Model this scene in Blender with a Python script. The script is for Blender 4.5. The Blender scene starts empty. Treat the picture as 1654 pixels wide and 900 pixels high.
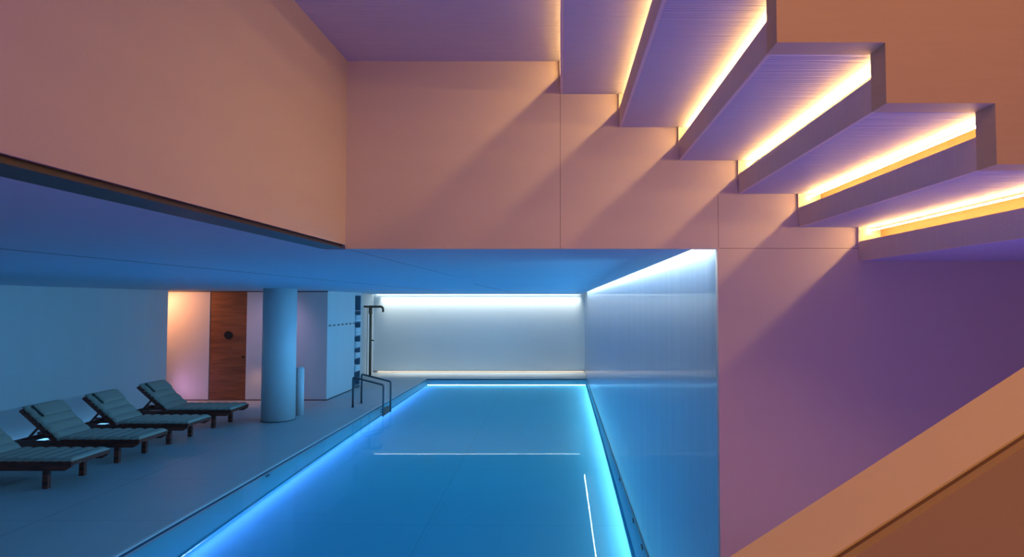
import bpy, bmesh, math, random
from mathutils import Vector, Matrix
random.seed(7)
SC = bpy.context.scene
COL = SC.collection

# ------------------------------------------------------------------ settings
SC.view_settings.view_transform = 'Standard'
SC.view_settings.look = 'None'
SC.view_settings.exposure = 0.0
SC.cycles.use_denoising = True
SC.cycles.max_bounces = 10
SC.cycles.diffuse_bounces = 5
SC.cycles.glossy_bounces = 5
SC.cycles.transmission_bounces = 8
SC.cycles.caustics_reflective = False
SC.cycles.caustics_refractive = True
SC.cycles.sample_clamp_indirect = 4.0
SC.cycles.blur_glossy = 0.5

# ------------------------------------------------------------------ materials
def lin(c):
    return tuple((v / 255 / 12.92) if v / 255 <= .04045 else ((v / 255 + .055) / 1.055) ** 2.4 for v in c)

class NT:
    def __init__(s, name):
        s.m = bpy.data.materials.new(name)
        s.m.use_nodes = True
        s.t = s.m.node_tree
        s.n = s.t.nodes
        s.b = s.n['Principled BSDF']
    def add(s, kind, **kw):
        n = s.n.new(kind)
        for k, v in kw.items():
            setattr(n, k, v)
        return n
    def link(s, a, b):
        s.t.links.new(a, b)
    def math(s, op, a, b=None, c=None):
        n = s.add('ShaderNodeMath', operation=op)
        for i, v in enumerate((a, b, c)):
            if v is None:
                continue
            if isinstance(v, (int, float)):
                n.inputs[i].default_value = v
            else:
                s.link(v, n.inputs[i])
        return n.outputs[0]

def surface(name, color, rough=.6, var=.05, scale=(3, 3, 3), bump=.0, bscale=(40, 40, 40), lines=(), linecol=None,
            spec=.3, coat=0, coat_rough=.1, metal=0.0, detail=4):
    """plain surface with soft tonal noise, optional fine bump and thin joint lines in world metres"""
    k = NT(name)
    geo = k.add('ShaderNodeNewGeometry')
    mp = k.add('ShaderNodeMapping'); mp.inputs['Scale'].default_value = scale
    k.link(geo.outputs['Position'], mp.inputs['Vector'])
    nz = k.add('ShaderNodeTexNoise'); nz.inputs['Scale'].default_value = 1; nz.inputs['Detail'].default_value = detail
    k.link(mp.outputs[0], nz.inputs['Vector'])
    mix = k.add('ShaderNodeMix', data_type='RGBA')
    mix.inputs['A'].default_value = (*[max(0, c * (1 - var)) for c in color], 1)
    mix.inputs['B'].default_value = (*[min(1, c * (1 + var)) for c in color], 1)
    k.link(nz.outputs['Fac'], mix.inputs['Factor'])
    out = mix.outputs['Result']
    if lines:
        sx = k.add('ShaderNodeSeparateXYZ'); k.link(geo.outputs['Position'], sx.inputs[0])
        ax = {'x': sx.outputs[0], 'y': sx.outputs[1], 'z': sx.outputs[2]}
        tot = None
        for (a, val, w, a2, lo, hi) in lines:
            d = k.math('ABSOLUTE', k.math('SUBTRACT', ax[a], val))
            m = k.math('LESS_THAN', d, w / 2)
            if a2:
                m = k.math('MULTIPLY', m, k.math('GREATER_THAN', ax[a2], lo))
                m = k.math('MULTIPLY', m, k.math('LESS_THAN', ax[a2], hi))
            tot = m if tot is None else k.math('MAXIMUM', tot, m)
        mx = k.add('ShaderNodeMix', data_type='RGBA')
        mx.inputs['B'].default_value = (*(linecol or [c * .3 for c in color]), 1)
        k.link(out, mx.inputs['A']); k.link(tot, mx.inputs['Factor'])
        out = mx.outputs['Result']
    k.link(out, k.b.inputs['Base Color'])
    k.b.inputs['Roughness'].default_value = rough
    k.b.inputs['Specular IOR Level'].default_value = spec
    k.b.inputs['Metallic'].default_value = metal
    k.b.inputs['Coat Weight'].default_value = coat
    k.b.inputs['Coat Roughness'].default_value = coat_rough
    if bump:
        m2 = k.add('ShaderNodeMapping'); m2.inputs['Scale'].default_value = bscale
        k.link(geo.outputs['Position'], m2.inputs['Vector'])
        n2 = k.add('ShaderNodeTexNoise'); n2.inputs['Scale'].default_value = 1; n2.inputs['Detail'].default_value = 3
        k.link(m2.outputs[0], n2.inputs['Vector'])
        bp = k.add('ShaderNodeBump'); bp.inputs['Strength'].default_value = bump; bp.inputs['Distance'].default_value = .01
        k.link(n2.outputs['Fac'], bp.inputs['Height']); k.link(bp.outputs[0], k.b.inputs['Normal'])
    return k.m

def wood(name, dark, light, axis='x', rough=.5, dens=14):
    k = NT(name)
    co = k.add('ShaderNodeTexCoord')
    mp = k.add('ShaderNodeMapping')
    s = [dens] * 3; s['xyz'.index(axis)] = 1.2
    mp.inputs['Scale'].default_value = s
    k.link(co.outputs['Object'], mp.inputs['Vector'])
    nz = k.add('ShaderNodeTexNoise'); nz.inputs['Scale'].default_value = 1.6; nz.inputs['Detail'].default_value = 6
    nz.inputs['Distortion'].default_value = .6
    k.link(mp.outputs[0], nz.inputs['Vector'])
    r = k.add('ShaderNodeValToRGB')
    r.color_ramp.elements[0].position = .3; r.color_ramp.elements[0].color = (*dark, 1)
    r.color_ramp.elements[1].position = .7; r.color_ramp.elements[1].color = (*light, 1)
    k.link(nz.outputs['Fac'], r.inputs[0]); k.link(r.outputs[0], k.b.inputs['Base Color'])
    k.b.inputs['Roughness'].default_value = rough
    return k.m

def glow(name, color, strength):
    k = NT(name)
    k.n.remove(k.b)
    e = k.add('ShaderNodeEmission'); e.inputs[0].default_value = (*color, 1); e.inputs[1].default_value = strength
    k.link(e.outputs[0], k.n['Material Output'].inputs[0])
    return k.m

def fabric(name, color):
    k = NT(name)
    co = k.add('ShaderNodeTexCoord')
    w = k.add('ShaderNodeTexNoise'); w.inputs['Scale'].default_value = 220; w.inputs['Detail'].default_value = 2
    k.link(co.outputs['Object'], w.inputs['Vector'])
    mix = k.add('ShaderNodeMix', data_type='RGBA')
    mix.inputs['A'].default_value = (*[c * .8 for c in color], 1); mix.inputs['B'].default_value = (*[min(1, c * 1.15) for c in color], 1)
    k.link(w.outputs['Fac'], mix.inputs['Factor']); k.link(mix.outputs['Result'], k.b.inputs['Base Color'])
    bp = k.add('ShaderNodeBump'); bp.inputs['Strength'].default_value = .15; bp.inputs['Distance'].default_value = .002
    k.link(w.outputs['Fac'], bp.inputs['Height']); k.link(bp.outputs[0], k.b.inputs['Normal'])
    k.b.inputs['Roughness'].default_value = .9; k.b.inputs['Specular IOR Level'].default_value = .15
    return k.m

def water_mat():
    k = NT('pool water')
    k.n.remove(k.b)
    geo = k.add('ShaderNodeNewGeometry')
    mp = k.add('ShaderNodeMapping'); mp.inputs['Scale'].default_value = (1.3, 1.0, 1)
    k.link(geo.outputs['Position'], mp.inputs['Vector'])
    nz = k.add('ShaderNodeTexNoise'); nz.inputs['Scale'].default_value = 1.4; nz.inputs['Detail'].default_value = 1
    k.link(mp.outputs[0], nz.inputs['Vector'])
    bp = k.add('ShaderNodeBump'); bp.inputs['Strength'].default_value = .025; bp.inputs['Distance'].default_value = .006
    k.link(nz.outputs['Fac'], bp.inputs['Height']); 
    rf = k.add('ShaderNodeBsdfRefraction'); rf.inputs['IOR'].default_value = 1.33; rf.inputs['Roughness'].default_value = 0
    rf.inputs['Color'].default_value = (.90, .98, 1, 1)
    gl = k.add('ShaderNodeBsdfGlossy'); gl.inputs['Roughness'].default_value = .0; gl.inputs['Color'].default_value = (.85, .95, 1, 1)
    fr = k.add('ShaderNodeFresnel'); fr.inputs['IOR'].default_value = 1.33
    mx = k.add('ShaderNodeMixShader')
    k.link(k.math('MULTIPLY', fr.outputs[0], .27), mx.inputs[0])
    k.link(rf.outputs[0], mx.inputs[1]); k.link(gl.outputs[0], mx.inputs[2])
    for n in (rf, gl, fr): k.link(bp.outputs[0], n.inputs['Normal'])
    k.link(mx.outputs[0], k.n['Material Output'].inputs[0])
    return k.m

STEP_RUN, STEP_RISE, STEP_TOP = .2765, .157, 3.235
WALL_Y = 2.84          # face of the atrium back wall
POOL_X0, POOL_X1, POOL_Y0, POOL_Y1 = -3.68, .73, 3.5, 17.0
END_Y = 18.5
SOFFIT = 2.35

M = {}
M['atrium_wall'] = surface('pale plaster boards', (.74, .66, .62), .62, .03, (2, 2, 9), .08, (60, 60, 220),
    lines=[('x', 0.0, .004, 'z', 2.35, 3.1), ('z', 2.352, .004, 'x', .74, 4), ('x', .735, .004, 'z', 2.35, 2.6)], linecol=(.45, .37, .34))
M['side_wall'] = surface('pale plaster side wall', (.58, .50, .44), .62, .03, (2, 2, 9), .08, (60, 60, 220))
M['room_wall'] = surface('pale pool room wall', (.66, .68, .68), .55, .05, (3, 3, .5), .05, (30, 30, 8))
M['end_wall'] = surface('pale end wall', (.72, .75, .74), .6, .03, (.7, .7, .7), .03, (20, 20, 20))
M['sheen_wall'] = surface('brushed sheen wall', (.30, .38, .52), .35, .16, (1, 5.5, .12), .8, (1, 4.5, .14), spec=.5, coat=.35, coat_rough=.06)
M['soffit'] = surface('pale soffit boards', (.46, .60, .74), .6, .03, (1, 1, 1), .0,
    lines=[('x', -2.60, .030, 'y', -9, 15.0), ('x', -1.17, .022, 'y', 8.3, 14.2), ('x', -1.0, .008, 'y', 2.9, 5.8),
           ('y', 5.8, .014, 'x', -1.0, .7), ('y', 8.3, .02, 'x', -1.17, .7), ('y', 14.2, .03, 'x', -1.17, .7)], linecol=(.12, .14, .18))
M['deck'] = surface('honed stone deck', (.42, .44, .45), .45, .10, (1.2, 1.2, 1.2), .05, (25, 25, 25),
    lines=[('x', -5.03, .012, None, 0, 0)] + [('y', v, .007, None, 0, 0) for v in (4.6, 6.0, 7.4, 8.8, 10.2, 11.6, 13.0, 14.4, 15.8)], linecol=(.26, .25, .24), spec=.35, detail=6)
M['deck_light'] = surface('pale stone lip', (.62, .62, .60), .5, .04)
M['pool_tile'] = surface('pale blue pool lining', (.12, .50, .62), .5, .04, (.6, .6, .6),
    lines=[('x', -1.5, .012, None, 0, 0)] + [('y', v, .012, None, 0, 0) for v in (5, 7, 9, 11, 13, 15)], linecol=(.10, .42, .53))
M['edge_shade'] = surface('dark waterline shade', (.03, .05, .08), .4, .05)
M['water'] = water_mat()
M['dark_trim'] = surface('dark bronze trim', (.045, .03, .025), .45, .1)
M['stair'] = surface('brushed painted stair boards', (.56, .56, .72), .55, .04, (2, 2, 2), .6, (3, 90, 3))
M['stair_skirt'] = surface('fine grained stair skirts', (.80, .70, .70), .6, .06, (2, 60, 6), .1, (120, 60, 60))
M['stair_inner'] = surface('amber stair lining', (.26, .15, .07), .6, .03)
M['balustrade'] = surface('painted stair side panel', (.66, .53, .38), .6, .05, (6, 6, 60), .08, (30, 30, 200))
M['rail_lit_top'] = surface('tan rail lit cap', (.92, .78, .42), .55, .03, (3, 3, 3), .03, (60, 60, 60))  # cap colour made paler to carry the light from above
M['rail_shaded_side'] = surface('tan rail shaded side', (.50, .36, .12), .55, .03)  # same tan darkened, the shade of the front is in the colour
M['groove_shade'] = surface('dark brown groove shade', (.20, .12, .05), .7, .03)
M['column'] = surface('smooth white column', (.78, .80, .80), .4, .02, spec=.4)
M['door_wood'] = wood('oak door', lin((112, 66, 36)), lin((150, 92, 52)), 'x', .5, 10)
M['teak'] = wood('dark oiled teak', (.030, .011, .008), (.32, .06, .035), 'x', .45, 22)
M['cushion'] = fabric('grey green lounger canvas', (.42, .38, .31))
M['pillow_shade'] = fabric('dark pillow side shade', (.05, .06, .06))
M['black'] = surface('black metal', (.012, .012, .014), .4, .05)
M['steel'] = surface('brushed dark steel', (.16, .17, .18), .3, .05, metal=.9)
M['bronze'] = surface('aged bronze', (.15, .12, .085), .4, .1, metal=.5)
M['white'] = surface('satin white', (.82, .84, .84), .4, .02)
M['towel'] = surface('white towelling', (.78, .80, .82), .95, .06, (60, 60, 60), .3, (150, 150, 150))
M['niche'] = surface('dark blue grey niche lining', (.20, .26, .33), .6, .05)
M['led_stair'] = glow('warm stair light', (1, .54, .18), 92)
M['led_cove'] = glow('cool cove light', (.86, 1, .95), 60)
M['led_end'] = glow('cool end cove light', (.90, 1, .95), 9)
M['led_base'] = glow('soft floor cove light', (1, .82, .62), 4)
M['led_pool_blue'] = glow('blue pool light', (.27, .33, 1), 62)
M['led_pool_cyan'] = glow('cyan pool light', (.66, .82, 1), 58)
M['led_wall_foot'] = glow('pale blue wall foot light', (.16, .5, 1), 1.8)
M['led_amber'] = glow('amber recess light', (1, .46, .22), 6)

# ------------------------------------------------------------------ geometry helpers
def mesh_obj(name, bm, mat, parent=None, smooth=False):
    me = bpy.data.meshes.new(name)
    bm.normal_update(); bm.to_mesh(me); bm.free()
    me.materials.append(M[mat] if isinstance(mat, str) else mat)
    if smooth:
        for p in me.polygons: p.use_smooth = True
    o = bpy.data.objects.new(name, me); COL.objects.link(o)
    if parent: o.parent = parent
    return o

def box(bm, x0, x1, y0, y1, z0, z1, bev=0):
    r = bmesh.ops.create_cube(bm, size=1)
    vs = r['verts']
    for v in vs:
        v.co = Vector((x0 + (v.co.x + .5) * (x1 - x0), y0 + (v.co.y + .5) * (y1 - y0), z0 + (v.co.z + .5) * (z1 - z0)))
    if bev:
        es = {e for v in vs for e in v.link_edges}
        bmesh.ops.bevel(bm, geom=list(es), offset=bev, segments=2, affect='EDGES', profile=.5)
    return bm

def boxes(*bs, bev=0):
    bm = bmesh.new()
    for b in bs: box(bm, *b, bev=bev)
    return bm

def beam(bm, a, b, w, h, bev=0, up=(0, 1, 0)):
    """rectangular bar from a to b; w along the up vector, h across"""
    a, b = Vector(a), Vector(b); d = (b - a); L = d.length; d.normalize()
    u = Vector(up); n = d.cross(u).normalized(); u = n.cross(d).normalized()
    r = bmesh.ops.create_cube(bm, size=1); vs = r['verts']
    for v in vs:
        c = v.co.copy(); v.co = a + d * (c.x + .5) * L + u * c.y * w + n * c.z * h
    if bev:
        bmesh.ops.bevel(bm, geom=list({e for v in vs for e in v.link_edges}), offset=bev, segments=2, affect='EDGES')
    return bm

def prism(bm, pts, y0, y1):
    """polygon in XZ extruded in Y"""
    a = [bm.verts.new((x, y0, z)) for x, z in pts]; b = [bm.verts.new((x, y1, z)) for x, z in pts]
    n = len(pts)
    bm.faces.new(a); bm.faces.new(b[::-1])
    for i in range(n): bm.faces.new((a[i], b[i], b[(i + 1) % n], a[(i + 1) % n]))
    bmesh.ops.recalc_face_normals(bm, faces=bm.faces[:])
    return bm

def prism_z(bm, pts, z0, z1):
    a = [bm.verts.new((x, y, z0)) for x, y in pts]; b = [bm.verts.new((x, y, z1)) for x, y in pts]
    n = len(pts)
    bm.faces.new(a[::-1]); bm.faces.new(b)
    for i in range(n): bm.faces.new((a[i], a[(i + 1) % n], b[(i + 1) % n], b[i]))
    bmesh.ops.recalc_face_normals(bm, faces=bm.faces[:])
    return bm

def lathe(bm, prof, cx=0, cy=0, seg=48):
    rings = []
    for r, z in prof:
        if r < 1e-6: rings.append([bm.verts.new((cx, cy, z))])
        else: rings.append([bm.verts.new((cx + r * math.cos(2 * math.pi * i / seg), cy + r * math.sin(2 * math.pi * i / seg), z)) for i in range(seg)])
    for A, B in zip(rings, rings[1:]):
        for i in range(seg):
            j = (i + 1) % seg
            if len(A) == 1 and len(B) == 1: continue
            if len(A) == 1: bm.faces.new((A[0], B[i], B[j]))
            elif len(B) == 1: bm.faces.new((A[i], B[0], A[j]))
            else: bm.faces.new((A[i], A[j], B[j], B[i]))
    bmesh.ops.recalc_face_normals(bm, faces=bm.faces[:])
    return bm

def rounded(path, rad, n=6):
    P = [Vector(p) for p in path]; out = [P[0]]
    for i in range(1, len(P) - 1):
        a, b, c = P[i - 1], P[i], P[i + 1]
        r = min(rad, (a - b).length * .45, (c - b).length * .45)
        p, q = b + (a - b).normalized() * r, b + (c - b).normalized() * r
        for k in range(n + 1):
            t = k / n; out.append(p * (1 - t) ** 2 + b * 2 * t * (1 - t) + q * t * t)
    out.append(P[-1]); return out

def tube(bm, path, r, seg=12):
    P = [Vector(p) for p in path]; rings = []
    up = Vector((.13, .97, .2))
    for i, p in enumerate(P):
        d = (P[min(i + 1, len(P) - 1)] - P[max(i - 1, 0)]).normalized()
        n = d.cross(up).normalized(); u = n.cross(d)
        rings.append([bm.verts.new(p + (n * math.cos(2 * math.pi * k / seg) + u * math.sin(2 * math.pi * k / seg)) * r) for k in range(seg)])
    for A, B in zip(rings, rings[1:]):
        for k in range(seg): bm.faces.new((A[k], A[(k + 1) % seg], B[(k + 1) % seg], B[k]))
    bm.faces.new(rings[0][::-1]); bm.faces.new(rings[-1])
    bmesh.ops.recalc_face_normals(bm, faces=bm.faces[:])
    return bm

def disc_x(bm, x0, x1, y, z, r, seg=24):
    bm2 = bmesh.new(); lathe(bm2, [(0, 0), (r, 0), (r, x1 - x0), (0, x1 - x0)], seg=seg)
    for v in bm2.verts: v.co = Vector((x0 + v.co.z, y + v.co.x, z + v.co.y))
    me = bpy.data.meshes.new('tmp'); bm2.to_mesh(me); bm2.free(); bm.from_mesh(me); bpy.data.meshes.remove(me)
    return bm

def disc_y(bm, y0, y1, x, z, r, seg=32, hole=0):
    bm2 = bmesh.new()
    prof = [(0, 0), (r, 0), (r, y1 - y0), (0, y1 - y0)] if not hole else [(hole, 0), (r, 0), (r, y1 - y0), (hole, y1 - y0), (hole, 0)]
    lathe(bm2, prof, seg=seg)
    for v in bm2.verts: v.co = Vector((x + v.co.x, y0 + v.co.z, z + v.co.y))
    bmesh.ops.recalc_face_normals(bm2, faces=bm2.faces[:])
    me = bpy.data.meshes.new('tmp'); bm2.to_mesh(me); bm2.free(); bm.from_mesh(me); bpy.data.meshes.remove(me)
    return bm

def tag(o, label, cat, group=None, kind=None):
    o['label'] = label; o['category'] = cat
    if group: o['group'] = group
    if kind: o['kind'] = kind
    return o

def struct(name, bm, mat, label=None, parent=None, smooth=False):
    o = mesh_obj(name, bm, mat, parent, smooth)
    if not parent:
        o['kind'] = 'structure'
        if label: o['label'] = label
    return o

def empty(name, loc=(0, 0, 0)):
    o = bpy.data.objects.new(name, None); COL.objects.link(o); o.location = loc; o.empty_display_size = .1
    return o

def copy_thing(root, loc):
    c = root.copy(); COL.objects.link(c); c.location = loc
    for ch in root.children:
        d = ch.copy(); COL.objects.link(d); d.parent = c
        for g in ch.children:
            e = g.copy(); COL.objects.link(e); e.parent = d
    return c

# ------------------------------------------------------------------ the setting
# stone deck around the basin, one slab mesh with the pool cut out
bm = boxes((-9.4, POOL_X0, -2.6, END_Y + .1, -.12, 0), (POOL_X0, POOL_X1 + .0, POOL_Y1, END_Y + .1, -.12, 0),
           (POOL_X0, 3.3, -2.6, POOL_Y0, -.12, 0))
struct('floor', bm, 'deck', 'grey stone pool deck in large slabs')
WATER = -.025
# basin: floor, four walls and the small lip that shades the light strips
LIP = -.95
bm = boxes((POOL_X0 - .1, POOL_X1 + .1, POOL_Y0 - .1, POOL_Y1 + .1, -1.19, -1.09),
           (POOL_X0 - .1, POOL_X0, POOL_Y0, POOL_Y1, -1.09, -.125), (POOL_X1, POOL_X1 + .1, POOL_Y0, POOL_Y1, -1.09, -.02),
           (POOL_X0, POOL_X1, POOL_Y1, POOL_Y1 + .1, -1.09, -.125), (POOL_X0, POOL_X1, POOL_Y0 - .1, POOL_Y0, -1.09, -.125),
           (POOL_X0, POOL_X0 + .03, POOL_Y0, POOL_Y1, LIP, LIP + .03), (POOL_X1 - .03, POOL_X1, POOL_Y0, POOL_Y1, LIP, LIP + .03),
           (POOL_X0 + .03, POOL_X1 - .03, POOL_Y1 - .03, POOL_Y1, LIP, LIP + .03))
struct('pool_basin', bm, 'pool_tile', 'pale blue pool basin')
bm = boxes((POOL_X0 - .001, POOL_X0 + .004, POOL_Y0, POOL_Y1, -.06, -.012), (POOL_X0, POOL_X1, POOL_Y1 - .004, POOL_Y1 + .001, -.06, -.012),
           (POOL_X1 - .006, POOL_X1 - .001, POOL_Y0, POOL_Y1, -.024, .004))
struct('edge_shade_strip', bm, 'edge_shade', 'dark shadow line round the pool edge')  # dark strip put in for the coping's shade at the waterline
struct('trim_4', boxes((POOL_X0 - .03, POOL_X0 + .002, POOL_Y0, POOL_Y1, -.012, .002)), 'deck_light', 'pale stone lip along the pool edge')
bm = bmesh.new()
vs = [bm.verts.new(c) for c in ((POOL_X0, POOL_Y0, WATER), (POOL_X1, POOL_Y0, WATER), (POOL_X1, POOL_Y1, WATER), (POOL_X0, POOL_Y1, WATER))]
bm.faces.new(vs)
o = mesh_obj('pool_water', bm, 'water'); tag(o, 'still clear blue water filling the long indoor pool', 'water', kind='stuff')

# soffit over the pool hall, with slots left open for the two light coves
bm = bmesh.new()
prism_z(bm, [(-9.4, -2.6), (-1.11, -2.6), (-1.11, WALL_Y + .04), (.62, WALL_Y + .04), (.62, END_Y - .12), (-5.62, END_Y - .12), (-5.62, END_Y), (-9.4, END_Y)], SOFFIT, SOFFIT + .14)
box(bm, -5.8, .9, END_Y - .13, END_Y + .1, SOFFIT + .13, SOFFIT + .16)
box(bm, .60, .9, WALL_Y + .04, END_Y + .1, SOFFIT + .13, SOFFIT + .16)
struct('ceiling', bm, 'soffit', 'smooth blue lit soffit over the pool')
# upper landing underside over the left of the atrium and the high atrium ceiling
struct('ceiling_landing', boxes((-1.0, 0.02, -2.6, WALL_Y, STEP_TOP, STEP_TOP + .1)), 'stair', 'purple lit underside of the upper landing')
struct('ceiling_upper', boxes((-1.0, 3.3, -2.6, WALL_Y, 5.0, 5.1)), 'stair', 'high ceiling above the stair')
# atrium back wall: header over the pool opening and the full height part to its right
bm = bmesh.new()
prism(bm, [(-1.0, SOFFIT), (POOL_X1, SOFFIT), (POOL_X1, 0), (3.3, 0), (3.3, 5.0), (-1.0, 5.0)], WALL_Y, WALL_Y + .04)
struct('wall_back', bm, 'atrium_wall', 'pink lit atrium wall above and beside the pool opening')
struct('wall_side', boxes((-1.12, -1.0, -2.6, WALL_Y + .04, SOFFIT + .018, 5.0)), 'side_wall', 'peach lit upper side wall of the atrium')
bm = boxes((-1.11, -1.012, -2.6, WALL_Y, SOFFIT + .007, SOFFIT + .018), (-1.11, -1.0, -2.6, WALL_Y, SOFFIT, SOFFIT + .007))
struct('trim_2', bm, 'dark_trim', 'dark metal edge under the upper side wall')
# sheen wall along the right of the pool
struct('wall_right', boxes((POOL_X1, POOL_X1 + .15, WALL_Y + .04, END_Y + .1, -.02, SOFFIT + .14)), 'sheen_wall', 'glossy streaked wall along the pool')
# end wall with floor slot
struct('wall_end', boxes((-5.7, POOL_X1, END_Y, END_Y + .1, .05, SOFFIT + .14), (-5.7, POOL_X1, END_Y + .06, END_Y + .1, 0, .05)), 'end_wall', 'softly lit white end wall')
struct('trim_3', boxes((-5.62, POOL_X1, END_Y - .006, END_Y, .042, .056)), 'dark_trim', 'thin dark line along the foot of the end wall')
# left wall, recess, door wall and the block beside the shower
struct('wall_left', boxes((-8.12, -8.0, -2.6, 12.51, 0, SOFFIT)), 'room_wall', 'long blue grey wall behind the loungers')
DY = 13.26
NY0, NY1 = 15.03, 15.46
bm = boxes((-9.4, -7.57, DY, DY + .12, 0, SOFFIT), (-6.77, -5.028, DY, DY + .12, 0, SOFFIT),
           (-5.148, -5.028, DY + .12, NY0, 0, SOFFIT), (-5.148, -5.028, NY0, NY1, 2.28, SOFFIT),
           (-5.7, -5.028, NY1, NY1 + .05, 0, SOFFIT), (-5.74, -5.62, NY1, END_Y + .1, 0, SOFFIT),
           (-9.4, -9.28, 12.0, DY, 0, SOFFIT), (-9.4, -8.12, 11.9, 12.02, 0, SOFFIT))
struct('wall_far', bm, 'room_wall', 'white wall with the door and the shower corner')
bm = boxes((-9.28, -7.57, DY - .008, DY, 0, .018), (-6.77, -5.028, DY - .008, DY, 0, .018), (-5.028, -5.02, DY, NY0, 0, .018))
struct('shadow_strip_far', bm, 'dark_trim', 'dark shadow line at the foot of the far wall')  # dark strip put in for the shade of the gap at the wall foot
struct('shadow_strip_top', boxes((-9.28, -5.02, DY - .008, DY, SOFFIT - .02, SOFFIT)), 'dark_trim', 'dark shadow line above the far wall')  # dark strip put in for the shadow line under the ceiling
# outer walls closing the space behind the camera
struct('wall_rear', boxes((-9.4, 3.3, -2.72, -2.6, 0, 5.0)), 'side_wall', 'rear wall')
struct('wall_stair', boxes((3.3, 3.42, -2.6, WALL_Y + .04, 0, 5.0)), 'side_wall', 'wall at the foot of the stair')

# door
d = struct('door_1', boxes((-7.565, -6.775, DY + .01, DY + .055, .01, SOFFIT - .01), bev=.003), 'door_wood', 'full height oak door with a round black window')
bm = bmesh.new(); disc_y(bm, DY + .0, DY + .02, -7.168, 1.40, .086)
struct('porthole', bm, 'black', parent=d, smooth=False)
bm = bmesh.new(); disc_y(bm, DY - .004, DY + .015, -6.84, .93, .022)
struct('door_handle', bm, 'black', parent=d)

# ------------------------------------------------------------------ light strips that are part of the building
def strip(name, bm, mat, label, cat='light strip', group=None):
    return tag(mesh_obj(name, bm, mat), label, cat, group)
strip('cove_light', boxes((-5.55, .58, END_Y - .032, END_Y - .016, SOFFIT + .008, SOFFIT + .040)), 'led_end', 'white light line in the ceiling slot along the end wall')
strip('cove_light', boxes((.635, .655, WALL_Y + .06, 16.6, SOFFIT + .085, SOFFIT + .10)), 'led_cove', 'white light line in the ceiling slot above the glossy right wall')
strip('floor_cove_light', boxes((-5.5, .70, END_Y + .04, END_Y + .055, .034, .046)), 'led_base', 'soft warm light line at the foot of the end wall')
g = 'light strips under the pool lip'
strip('pool_light_strip', boxes((POOL_X0, POOL_X0 + .015, POOL_Y0, POOL_Y1 - .02, LIP - .03, LIP - .002)), 'led_pool_blue', 'blue underwater light strip along the deck side of the pool', group=g)
strip('pool_light_strip', boxes((POOL_X1 - .015, POOL_X1, POOL_Y0, POOL_Y1 - .02, LIP - .03, LIP - .002)), 'led_pool_cyan', 'pale underwater light strip along the glossy wall', group=g)
strip('pool_light_strip', boxes((POOL_X0 + .03, POOL_X1 - .03, POOL_Y1 - .015, POOL_Y1, LIP - .03, LIP - .002)), 'led_pool_cyan', 'short underwater light strip across the far end of the pool', group=g)
strip('wall_foot_light', boxes((-7.95, -7.86, 6.4, 11.4, .0, .012)), 'led_wall_foot', 'pale blue light line on the deck behind the loungers')

# ------------------------------------------------------------------ upper staircase
ST_Y0, ST_Y1 = 1.615, WALL_Y - .002
stair = tag(empty('staircase', (1.0, 2.2, 2.3)), 'folded staircase overhead with glowing warm strips under each step', 'staircase')
def st_part(name, bm, mat, parent=stair, smooth=False):
    o = mesh_obj(name, bm, mat, None, smooth)
    o.parent = parent; o.matrix_parent_inverse = Matrix.Translation(-Vector((1.0, 2.2, 2.3)))
    return o
def sub_part(name, bm, mat, parent):
    return mesh_obj(name, bm, mat, parent)
SKIRT = .090
for k in range(0, 6):
    xk = STEP_RUN * k; zk = STEP_TOP - STEP_RISE * k; zn = zk - STEP_RISE
    # underside board between this riser and the next
    xr = xk + STEP_RUN + .12 if k < 5 else 3.28
    tr = st_part('tread', boxes((xk + .012, xr, ST_Y0, ST_Y1, zn, zn + .018)), 'stair')
    st_part('skirt', boxes((xk, xk + .012, ST_Y0, ST_Y1, zn - .0, zn + SKIRT), (xk - .003, xk + .012, ST_Y1 - .012, ST_Y1, zn + SKIRT - .01, zk - .002)), 'stair_skirt')
    rb = st_part('riser', boxes((xk + .107, xk + .12, ST_Y0, ST_Y1, zn + .018, zk)), 'stair_inner')
    sub_part('light_strip', boxes((xk + .050, xk + .055, ST_Y0 + .005, ST_Y1 - .004, zk - .020, zk - .015)), 'led_stair', rb)
# closed side panel following the steps on the open side
prof = []
for k in range(0, 6):
    xk = STEP_RUN * k; zk = STEP_TOP - STEP_RISE * k
    prof += [(xk, zk), (xk, zk - STEP_RISE)]
zl = STEP_TOP - STEP_RISE * 6
prof += [(3.28, zl), (3.28, zl + 1.1), (STEP_RUN * 5, zl + 1.2), (0, STEP_TOP + 1.1)]
bm = bmesh.new(); prism(bm, prof, 1.54, ST_Y0)
st_part('support_wall', boxes((3.1, 3.28, 1.56, ST_Y1, 0, zl)), 'balustrade')
st_part('side_panel', bm, 'balustrade')

# lower stair balustrade crossing the bottom right corner
RS = .63
def rail_z(x): return 1.579 + RS * x
low = tag(empty('stair_balustrade', (.6, .8, 0)), 'tan sloping stair balustrade with a flat cap in the near foreground', 'balustrade')
def low_part(name, bm, mat):
    o = mesh_obj(name, bm, mat); o.parent = low; o.matrix_parent_inverse = Matrix.Translation(-Vector((.6, .8, 0))); return o
XA, XB = -.9, 2.4
bm = bmesh.new(); prism(bm, [(XA, rail_z(XA) - .05), (XB, rail_z(XB) - .05), (XB, rail_z(XB)), (XA, rail_z(XA))], .765, .90)
low_part('cap', bm, 'rail_lit_top')
bm = bmesh.new(); prism(bm, [(XA, 0), (XB, 0), (XB, rail_z(XB) - .05), (XA, rail_z(XA) - .05)], .748, .895)
low_part('core', bm, 'rail_shaded_side')
bm = bmesh.new(); prism(bm, [(XA, rail_z(XA) - .05), (XB, rail_z(XB) - .05), (XB, rail_z(XB) - .003), (XA, rail_z(XA) - .003)], .7565, .7648)
low_part('groove_shade_strip', bm, 'groove_shade')  # strip coloured dark for the shade inside the groove
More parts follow.
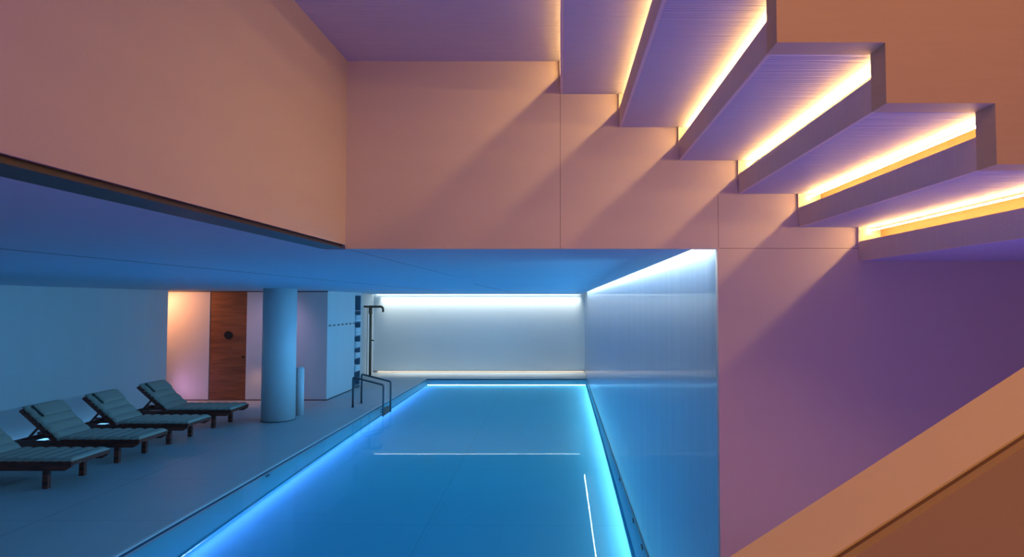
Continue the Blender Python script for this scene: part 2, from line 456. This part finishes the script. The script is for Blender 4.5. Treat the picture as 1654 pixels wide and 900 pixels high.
bm = bmesh.new(); prism(bm, [(XA, 0), (XB, 0), (XB, rail_z(XB) - .002), (XA, rail_z(XA) - .002)], .742, .7563)
low_part('facing', bm, 'rail_shaded_side')

# ------------------------------------------------------------------ column and things near it
bm = bmesh.new(); lathe(bm, [(0, 0), (.283, 0), (.283, SOFFIT - .0), (0, SOFFIT)], seg=96)
for f in bm.faces: f.smooth = abs(f.normal.z) < .5
o = mesh_obj('column', bm, 'column'); o.location = (-5.06, 11.08, 0)
tag(o, 'thick round white column standing on the deck, blue on its pool side', 'column')
bm = bmesh.new(); lathe(bm, [(.288, 0), (.288, .012), (.27, .012)], seg=96)
mesh_obj('base_ring', bm, 'dark_trim', o)

roll = tag(empty('towel_bin', (-4.865, 11.55, 0)), 'slim white upright bin standing on the deck beside the column', 'bin')
bm = bmesh.new(); lathe(bm, [(0, .0), (.060, .0), (.062, .86), (.056, .86), (.054, .02), (0, .02)], seg=32)
mesh_obj('body', bm, 'white', roll, True)
bm = bmesh.new(); box(bm, -.115, -.070, -.03, .03, 0, .88, bev=.004)
mesh_obj('back_plate', bm, 'white', roll)
bm = bmesh.new(); lathe(bm, [(0, .78), (.05, .78), (.05, .885), (.04, .895), (0, .89)], seg=24)
mesh_obj('rolled_towel', bm, 'towel', roll, True)

# hook rail on the block beside the niche
hk = tag(empty('hook_rail', (-5.028, 14.1, 1.60)), 'row of small dark pegs on the white wall beside the towel niche', 'hook rail')
mesh_obj('backing', boxes((0, .004, -.80, .88, -.006, .006)), 'room_wall', hk)
for i in range(7):
    mesh_obj('peg', boxes((.004, .018, -.77 + i * .26, -.66 + i * .26, -.018, .018), bev=.003), 'steel', hk)

# towel niche set into the block, its shelves and stacks
nc = tag(empty('towel_niche', (-5.028, (NY0 + NY1) / 2, 0)), 'tall narrow dark shelf niche in the wall end beside the shower', 'shelf')
W = (NY1 - NY0) / 2
mesh_obj('lining', boxes((-.44, -.43, -W, W, .03, 2.28), (-.43, -.002, -W, -W + .012, .03, 2.28), (-.43, -.002, W - .012, W, .03, 2.28), (-.43, -.002, -W, W, 2.265, 2.28)), 'niche', nc)
shelf_z = [.06, .40, .72, .98, 1.28, 1.62, 1.90]
for z in shelf_z:
    mesh_obj('shelf', boxes((-.43, -.004, -W + .012, W - .012, z - .012, z + .012)), 'niche', nc)
ords = ['lowest', 'second', 'third', 'fourth', 'fifth', 'sixth', 'topmost']
for i, (z, hh) in enumerate(zip(shelf_z[1:6], (.15, .13, .14, .19, .16))):
    bm = bmesh.new()
    n = 3
    for j in range(n):
        box(bm, -.36 + .004 * j, -.0 + .03, -W + .03, W - .05, z + .013 + j * hh / n, z + .013 + (j + 1) * hh / n - .003, bev=.014)
    o = mesh_obj('towel_stack', bm, 'towel', None, True); o.location = (-5.028, (NY0 + NY1) / 2, 0)
    tag(o, 'white folded towels on the ' + ['second', 'third', 'fourth', 'fifth', 'sixth'][i] + ' shelf up of the dark niche', 'towels', 'folded towels in the niche')

# shower
sh = tag(empty('shower_column', (-5.43, 17.58, 0)), 'bronze standing shower pipe with a hooked spout near the end wall', 'shower')
bm = bmesh.new(); tube(bm, [(0, 0, 0), (0, 0, 2.02)], .036, 20); lathe(bm, [(0, 0), (.07, 0), (.07, .012), (0, .012)], seg=24)
mesh_obj('pole', bm, 'bronze', sh, True)
bm = bmesh.new(); tube(bm, rounded([(0, 0, 1.985), (.34, 0, 1.985), (.36, 0, 1.83)], .12, 8), .032, 16)
mesh_obj('spout', bm, 'bronze', sh, True)
bm = bmesh.new(); tube(bm, [(0.02, 0, 1.985), (-.23, 0, 1.985)], .032, 16)
mesh_obj('arm', bm, 'bronze', sh, True)
bm = bmesh.new(); tube(bm, [(-.005, 0, 1.78), (-.005, 0, 1.96)], .052, 16); mesh_obj('collar', bm, 'bronze', sh, True)
bm = bmesh.new(); tube(bm, [(.03, 0, 1.02), (.085, 0, 1.02)], .018, 12); tube(bm, [(.075, 0, 1.0), (.075, 0, 1.04)], .024, 12); mesh_obj('tap', bm, 'bronze', sh, True)
bm = bmesh.new(); tube(bm, [(-.10, .03, 0), (-.10, .03, 1.96)], .007, 8); mesh_obj('supply_pipe', bm, 'bronze', sh, True)

# pool ladder
ld = tag(empty('pool_ladder', (POOL_X0, 12.66, 0)), 'steel pool ladder with two angular handrails at the deck edge', 'ladder')
for s in (-1, 1):
    bm = bmesh.new()
    y = s * .265
    tube(bm, rounded([(-.485, y, 0), (-.485, y, .60), (.125, y, .445), (.125, y, -.85)], .035, 5), .019, 12)
    r_ = mesh_obj('handrail', bm, 'steel', ld, True)
    bm = bmesh.new(); lathe(bm, [(0, 0), (.036, 0), (.036, .008), (0, .008)], -.485, y, 20); mesh_obj('flange', bm, 'steel', r_)
for z in (-.22, -.48, -.74):
    mesh_obj('step', boxes((.06, .15, -.25, .25, z - .015, z + .015), bev=.004), 'steel', ld)

# small fittings in the basin walls
def inlet(x0, x1, y, z, label):
    bm = bmesh.new(); disc_x(bm, x0, x1, y, z, .05, 20)
    o = tag(mesh_obj('pool_inlet', bm, 'steel'), label, 'pool inlet', 'round fittings in the pool walls')
inlet(POOL_X0, POOL_X0 + .012, 7.8, -.21, 'round inlet fitting in the pool wall below the deck')
inlet(POOL_X1 - .012, POOL_X1, 5.55, -.16, 'nearest round fitting under the glossy wall')
inlet(POOL_X1 - .012, POOL_X1, 6.2, -.16, 'second nearest round fitting under the glossy wall')
inlet(POOL_X1 - .012, POOL_X1, 7.6, -.16, 'third nearest round fitting under the glossy wall')

# ------------------------------------------------------------------ sun loungers (local: foot end at x=0, head towards -x)
FT = -.07
HING, ANG, BLEN, BZ = -1.16, math.radians(41), .63, .305
ca, sa = math.cos(ANG), math.sin(ANG)
def bk(s, h=0):
    """point on the raised back: s along it from the hinge, h off its face"""
    return (HING - s * ca + h * sa * 1.0, BZ + s * sa + h * ca)
def cushion_mesh(y0, y1, s0, s1, th, pitch, seams=True, nx=110, ny=18, off=0.0, bulge=.0):
    """padded mat following seat (s<1.1) then back, with stitched channels"""
    bm = bmesh.new(); top = []; bot = []
    def frame(s):
        L = -HING
        if s <= L: p = Vector((-s, 0, BZ)); n = Vector((0, 0, 1))
        else:
            q = bk(s - L); p = Vector((q[0], 0, q[1])); n = Vector((sa, 0, ca))
        w = .06
        if abs(s - L) < w:
            t = (s - L + w) / (2 * w); n = (Vector((0, 0, 1)) * (1 - t) + Vector((sa, 0, ca)) * t).normalized()
        return p, n
    for i in range(nx + 1):
        s = s0 + (s1 - s0) * i / nx
        p, n = frame(s)
        ch = abs(math.sin(math.pi * (s - s0) / pitch)) if seams else 1
        ch = .22 + .78 * ch ** .45
        es = min(1, min(s - s0, s1 - s) / .03); es = math.sqrt(max(0, 1 - (1 - es) ** 2))
        rt, rb = [], []
        for j in range(ny + 1):
            t = j / ny; y = y0 + (y1 - y0) * t
            ey = min(1, min(y - y0, y1 - y) / .035); ey = math.sqrt(max(0, 1 - (1 - ey) ** 2))
            wav = .006 * math.sin(s * 61 + j * 2.1) * (1 - ey)
            h = th * (.30 + .70 * ch * es * ey) + bulge * math.sin(math.pi * t) * math.sin(math.pi * i / nx)
            rt.append(bm.verts.new(p + n * (off + h) + Vector((0, y + wav, 0))))
            rb.append(bm.verts.new(p + n * off + Vector((0, y + wav, 0))))
        top.append(rt); bot.append(rb)
    for i in range(nx):
        for j in range(ny):
            bm.faces.new((top[i][j], top[i][j + 1], top[i + 1][j + 1], top[i + 1][j]))
            bm.faces.new((bot[i][j], bot[i + 1][j], bot[i + 1][j + 1], bot[i][j + 1]))
        bm.faces.new((top[i][0], top[i + 1][0], bot[i + 1][0], bot[i][0]))
        bm.faces.new((top[i][ny], bot[i][ny], bot[i + 1][ny], top[i + 1][ny]))
    for j in range(ny):
        bm.faces.new((top[0][j], bot[0][j], bot[0][j + 1], top[0][j + 1]))
        bm.faces.new((top[nx][j], top[nx][j + 1], bot[nx][j + 1], bot[nx][j]))
    bmesh.ops.recalc_face_normals(bm, faces=bm.faces[:])
    return bm

def make_lounger(loc):
    r = empty('sun_lounger', loc)
    HW = .30
    for s in (-1, 1):
        y = s * (HW - .02)
        bm = bmesh.new(); prism(bm, [(FT - .10, .205), (FT - .03, .245), (FT - .02, .292), (-1.89, .292), (-1.91, .275), (-1.83, .205)], y - .014, y + .014)
        mesh_obj('side_rail', bm, 'teak', r)
    for x, h in ((-.39, .288), (-1.46, .288)):
        for s in (-1, 1):
            y = s * (HW - .036)
            mesh_obj('leg', boxes((x - .032, x + .032, y - .024, y + .024, 0, h), bev=.004), 'teak', r)
    for b in ((FT - .05, FT - .02, -HW + .035, HW - .035, .262, .29), (-1.82, -1.78, -HW + .035, HW - .035, .215, .275), (-1.20, -1.16, -HW + .035, HW - .035, .21, .275)):
        mesh_obj('cross_rail', boxes(b), 'teak', r)
    bm = bmesh.new(); x = FT - .01
    while x > HING + .03:
        box(bm, x - .055, x, -HW, HW, .292, .304, bev=.002); x -= .07
    mesh_obj('seat_slats', bm, 'teak', r)
    bm = bmesh.new()
    for s in (-1, 1):
        y = s * (HW - .016)
        a, b = bk(.0, -.042), bk(BLEN, -.042)
        beam(bm, (a[0], y, a[1]), (b[0], y, b[1]), .026, .04)
    for i in range(9):
        a, b = bk(.02 + i * .069, -.011), bk(.02 + i * .069 + .045, -.011)
        beam(bm, (a[0], 0, a[1]), (b[0], 0, b[1]), 2 * HW, .02)
    mesh_obj('back_frame', bm, 'teak', r)
    for s in (-1, 1):
        y = s * (HW - .075)
        a = bk(.33, -.05)
        bm = bmesh.new(); beam(bm, (a[0], y, a[1]), (-1.64, y, .262), .02, .026)
        mesh_obj('prop', bm, 'teak', r)
    bm = bmesh.new(); beam(bm, (-1.64, -HW + .04, .262), (-1.64, HW - .04, .262), .022, .022, up=(0, 0, 1))
    mesh_obj('prop_bar', bm, 'teak', r)
    mesh_obj('cushion', cushion_mesh(-HW + .008, HW - .008, .09, 1.16 + BLEN + .01, .042, .15), 'cushion', r, True)
    pil = mesh_obj('pillow', cushion_mesh(-HW + .10, HW - .02, 1.16 + BLEN - .235, 1.16 + BLEN - .03, .034, 1, False, 24, 20, .036, .010), 'cushion', r, True)
    bm = bmesh.new()
    a, b = bk(BLEN - .245, .052), bk(BLEN - .03, .052)
    beam(bm, (a[0], -HW + .088, a[1]), (b[0], -HW + .088, b[1]), .016, .010)
    mesh_obj('pillow_shade', bm, 'pillow_shade', pil)  # dark strip for the shade along the pillow's side edge
    return r
LX = -5.42
ys = (7.28, 8.39, 9.45, 10.62)
labels = ('teak sun lounger nearest the camera, its head cut off by the left frame edge',
          'second teak sun lounger from the camera, raised back near the left frame edge',
          'third teak sun lounger from the camera, between two other loungers',
          'farthest teak sun lounger, beside the white column in front of the door recess')
lg = 'sun loungers in a row on the deck'
first = make_lounger((LX, ys[0], 0)); tag(first, labels[0], 'sun lounger', lg)
for y, lb in zip(ys[1:], labels[1:]):
    c = copy_thing(first, (LX, y, 0)); tag(c, lb, 'sun lounger', lg)

# ------------------------------------------------------------------ lamps
def area(name, loc, target, size, color, power, sizey=None, spread=180):
    l = bpy.data.lights.new(name, 'AREA'); l.energy = power; l.color = color; l.size = size
    if sizey: l.shape = 'RECTANGLE'; l.size_y = sizey
    l.spread = math.radians(spread)
    o = bpy.data.objects.new(name, l); COL.objects.link(o); o.location = loc
    o.rotation_euler = (Vector(target) - Vector(loc)).to_track_quat('-Z', 'Y').to_euler()
    return o
area('warm_hall_lamp', (.6, -.9, 4.6), (.6, .9, 1.9), 1.2, (1, .44, .16), 46)
area('rose_fill_lamp', (.3, -2.3, 2.4), (.3, 2, 2.2), 2.4, (1, .42, .5), 5)
area('violet_upward_fill', (1.0, .9, .06), (.9, 1.3, 3), 1.6, (.33, .19, .95), 52, 1.6, 130)  # added upward fill, stands in for pool light reaching the stair
area('pool_scatter_fill', (-1.475, 12.5, -.10), (-1.475, 12.5, -1), 4.2, (.0, .46, .66), 32, 8.8)  # added below the surface for light scattered in the water
area('pool_scatter_fill', (-1.475, 6.0, -.10), (-1.475, 6.0, -1), 4.2, (.0, .32, .76), 11, 4.6)  # bluer added fill for scattered light in the near part
area('pool_glow_fill', (-1.475, 10.2, .01), (-1.475, 10.2, 3), 4.2, (.04, .38, 1), 54, 13.0)  # added above the water to carry the pool's glow to the soffit
area('cove_bounce_fill', (.60, 10.0, 2.2), (-4, 10.0, 0), 13, (.13, .55, 1), 112, .2, 110)  # added fill for light bounced off the cove-lit right wall
area('end_cove_lamp', (-2.4, END_Y - .07, SOFFIT + .05), (-2.4, END_Y - .07, 0), 6.0, (.92, 1, .95), 38, .05, 60)
def spot(name, loc, target, color, power, ang, blend=.8, rad=.05):
    l = bpy.data.lights.new(name, 'SPOT'); l.energy = power; l.color = color; l.spot_size = math.radians(ang); l.spot_blend = blend; l.shadow_soft_size = rad
    o = bpy.data.objects.new(name, l); COL.objects.link(o); o.location = loc
    o.rotation_euler = (Vector(target) - Vector(loc)).to_track_quat('-Z', 'Y').to_euler()
    return o
spot('recess_lamp', (-8.75, 12.6, 2.2), (-8.0, 13.3, 1.6), (1, .37, .16), 85, 120)
spot('door_floor_lamp', (-6.5, 13.0, .7), (-6.5, 13.2, 0), (1, .42, .16), 3, 130, .9, .2)
spot('recess_lilac_fill', (-8.3, 12.75, .25), (-7.6, 13.3, .5), (.75, .36, .8), 9, 140, .9, .2)  # added to tint the foot of the wall left of the door
spot('door_lilac_fill', (-5.9, 12.3, 2.2), (-6.2, 13.3, 1.2), (.62, .42, .75), 22, 110, .9, .2)  # added lilac fill for the wall right of the door

w = bpy.data.worlds.new('World'); SC.world = w; w.use_nodes = True
w.node_tree.nodes['Background'].inputs[0].default_value = (.25, .2, .5, 1)
w.node_tree.nodes['Background'].inputs[1].default_value = .05

# ------------------------------------------------------------------ camera
cam = bpy.data.cameras.new('camera'); co = bpy.data.objects.new('camera', cam); COL.objects.link(co)
cam.sensor_width = 36; cam.lens = 36 * 990 / 1654; cam.shift_x = -78 / 1654; cam.clip_start = .02
co.location = (0, 0, 2.1); co.rotation_euler = (math.radians(90) + math.atan(39 / 990), 0, 0)
SC.camera = co
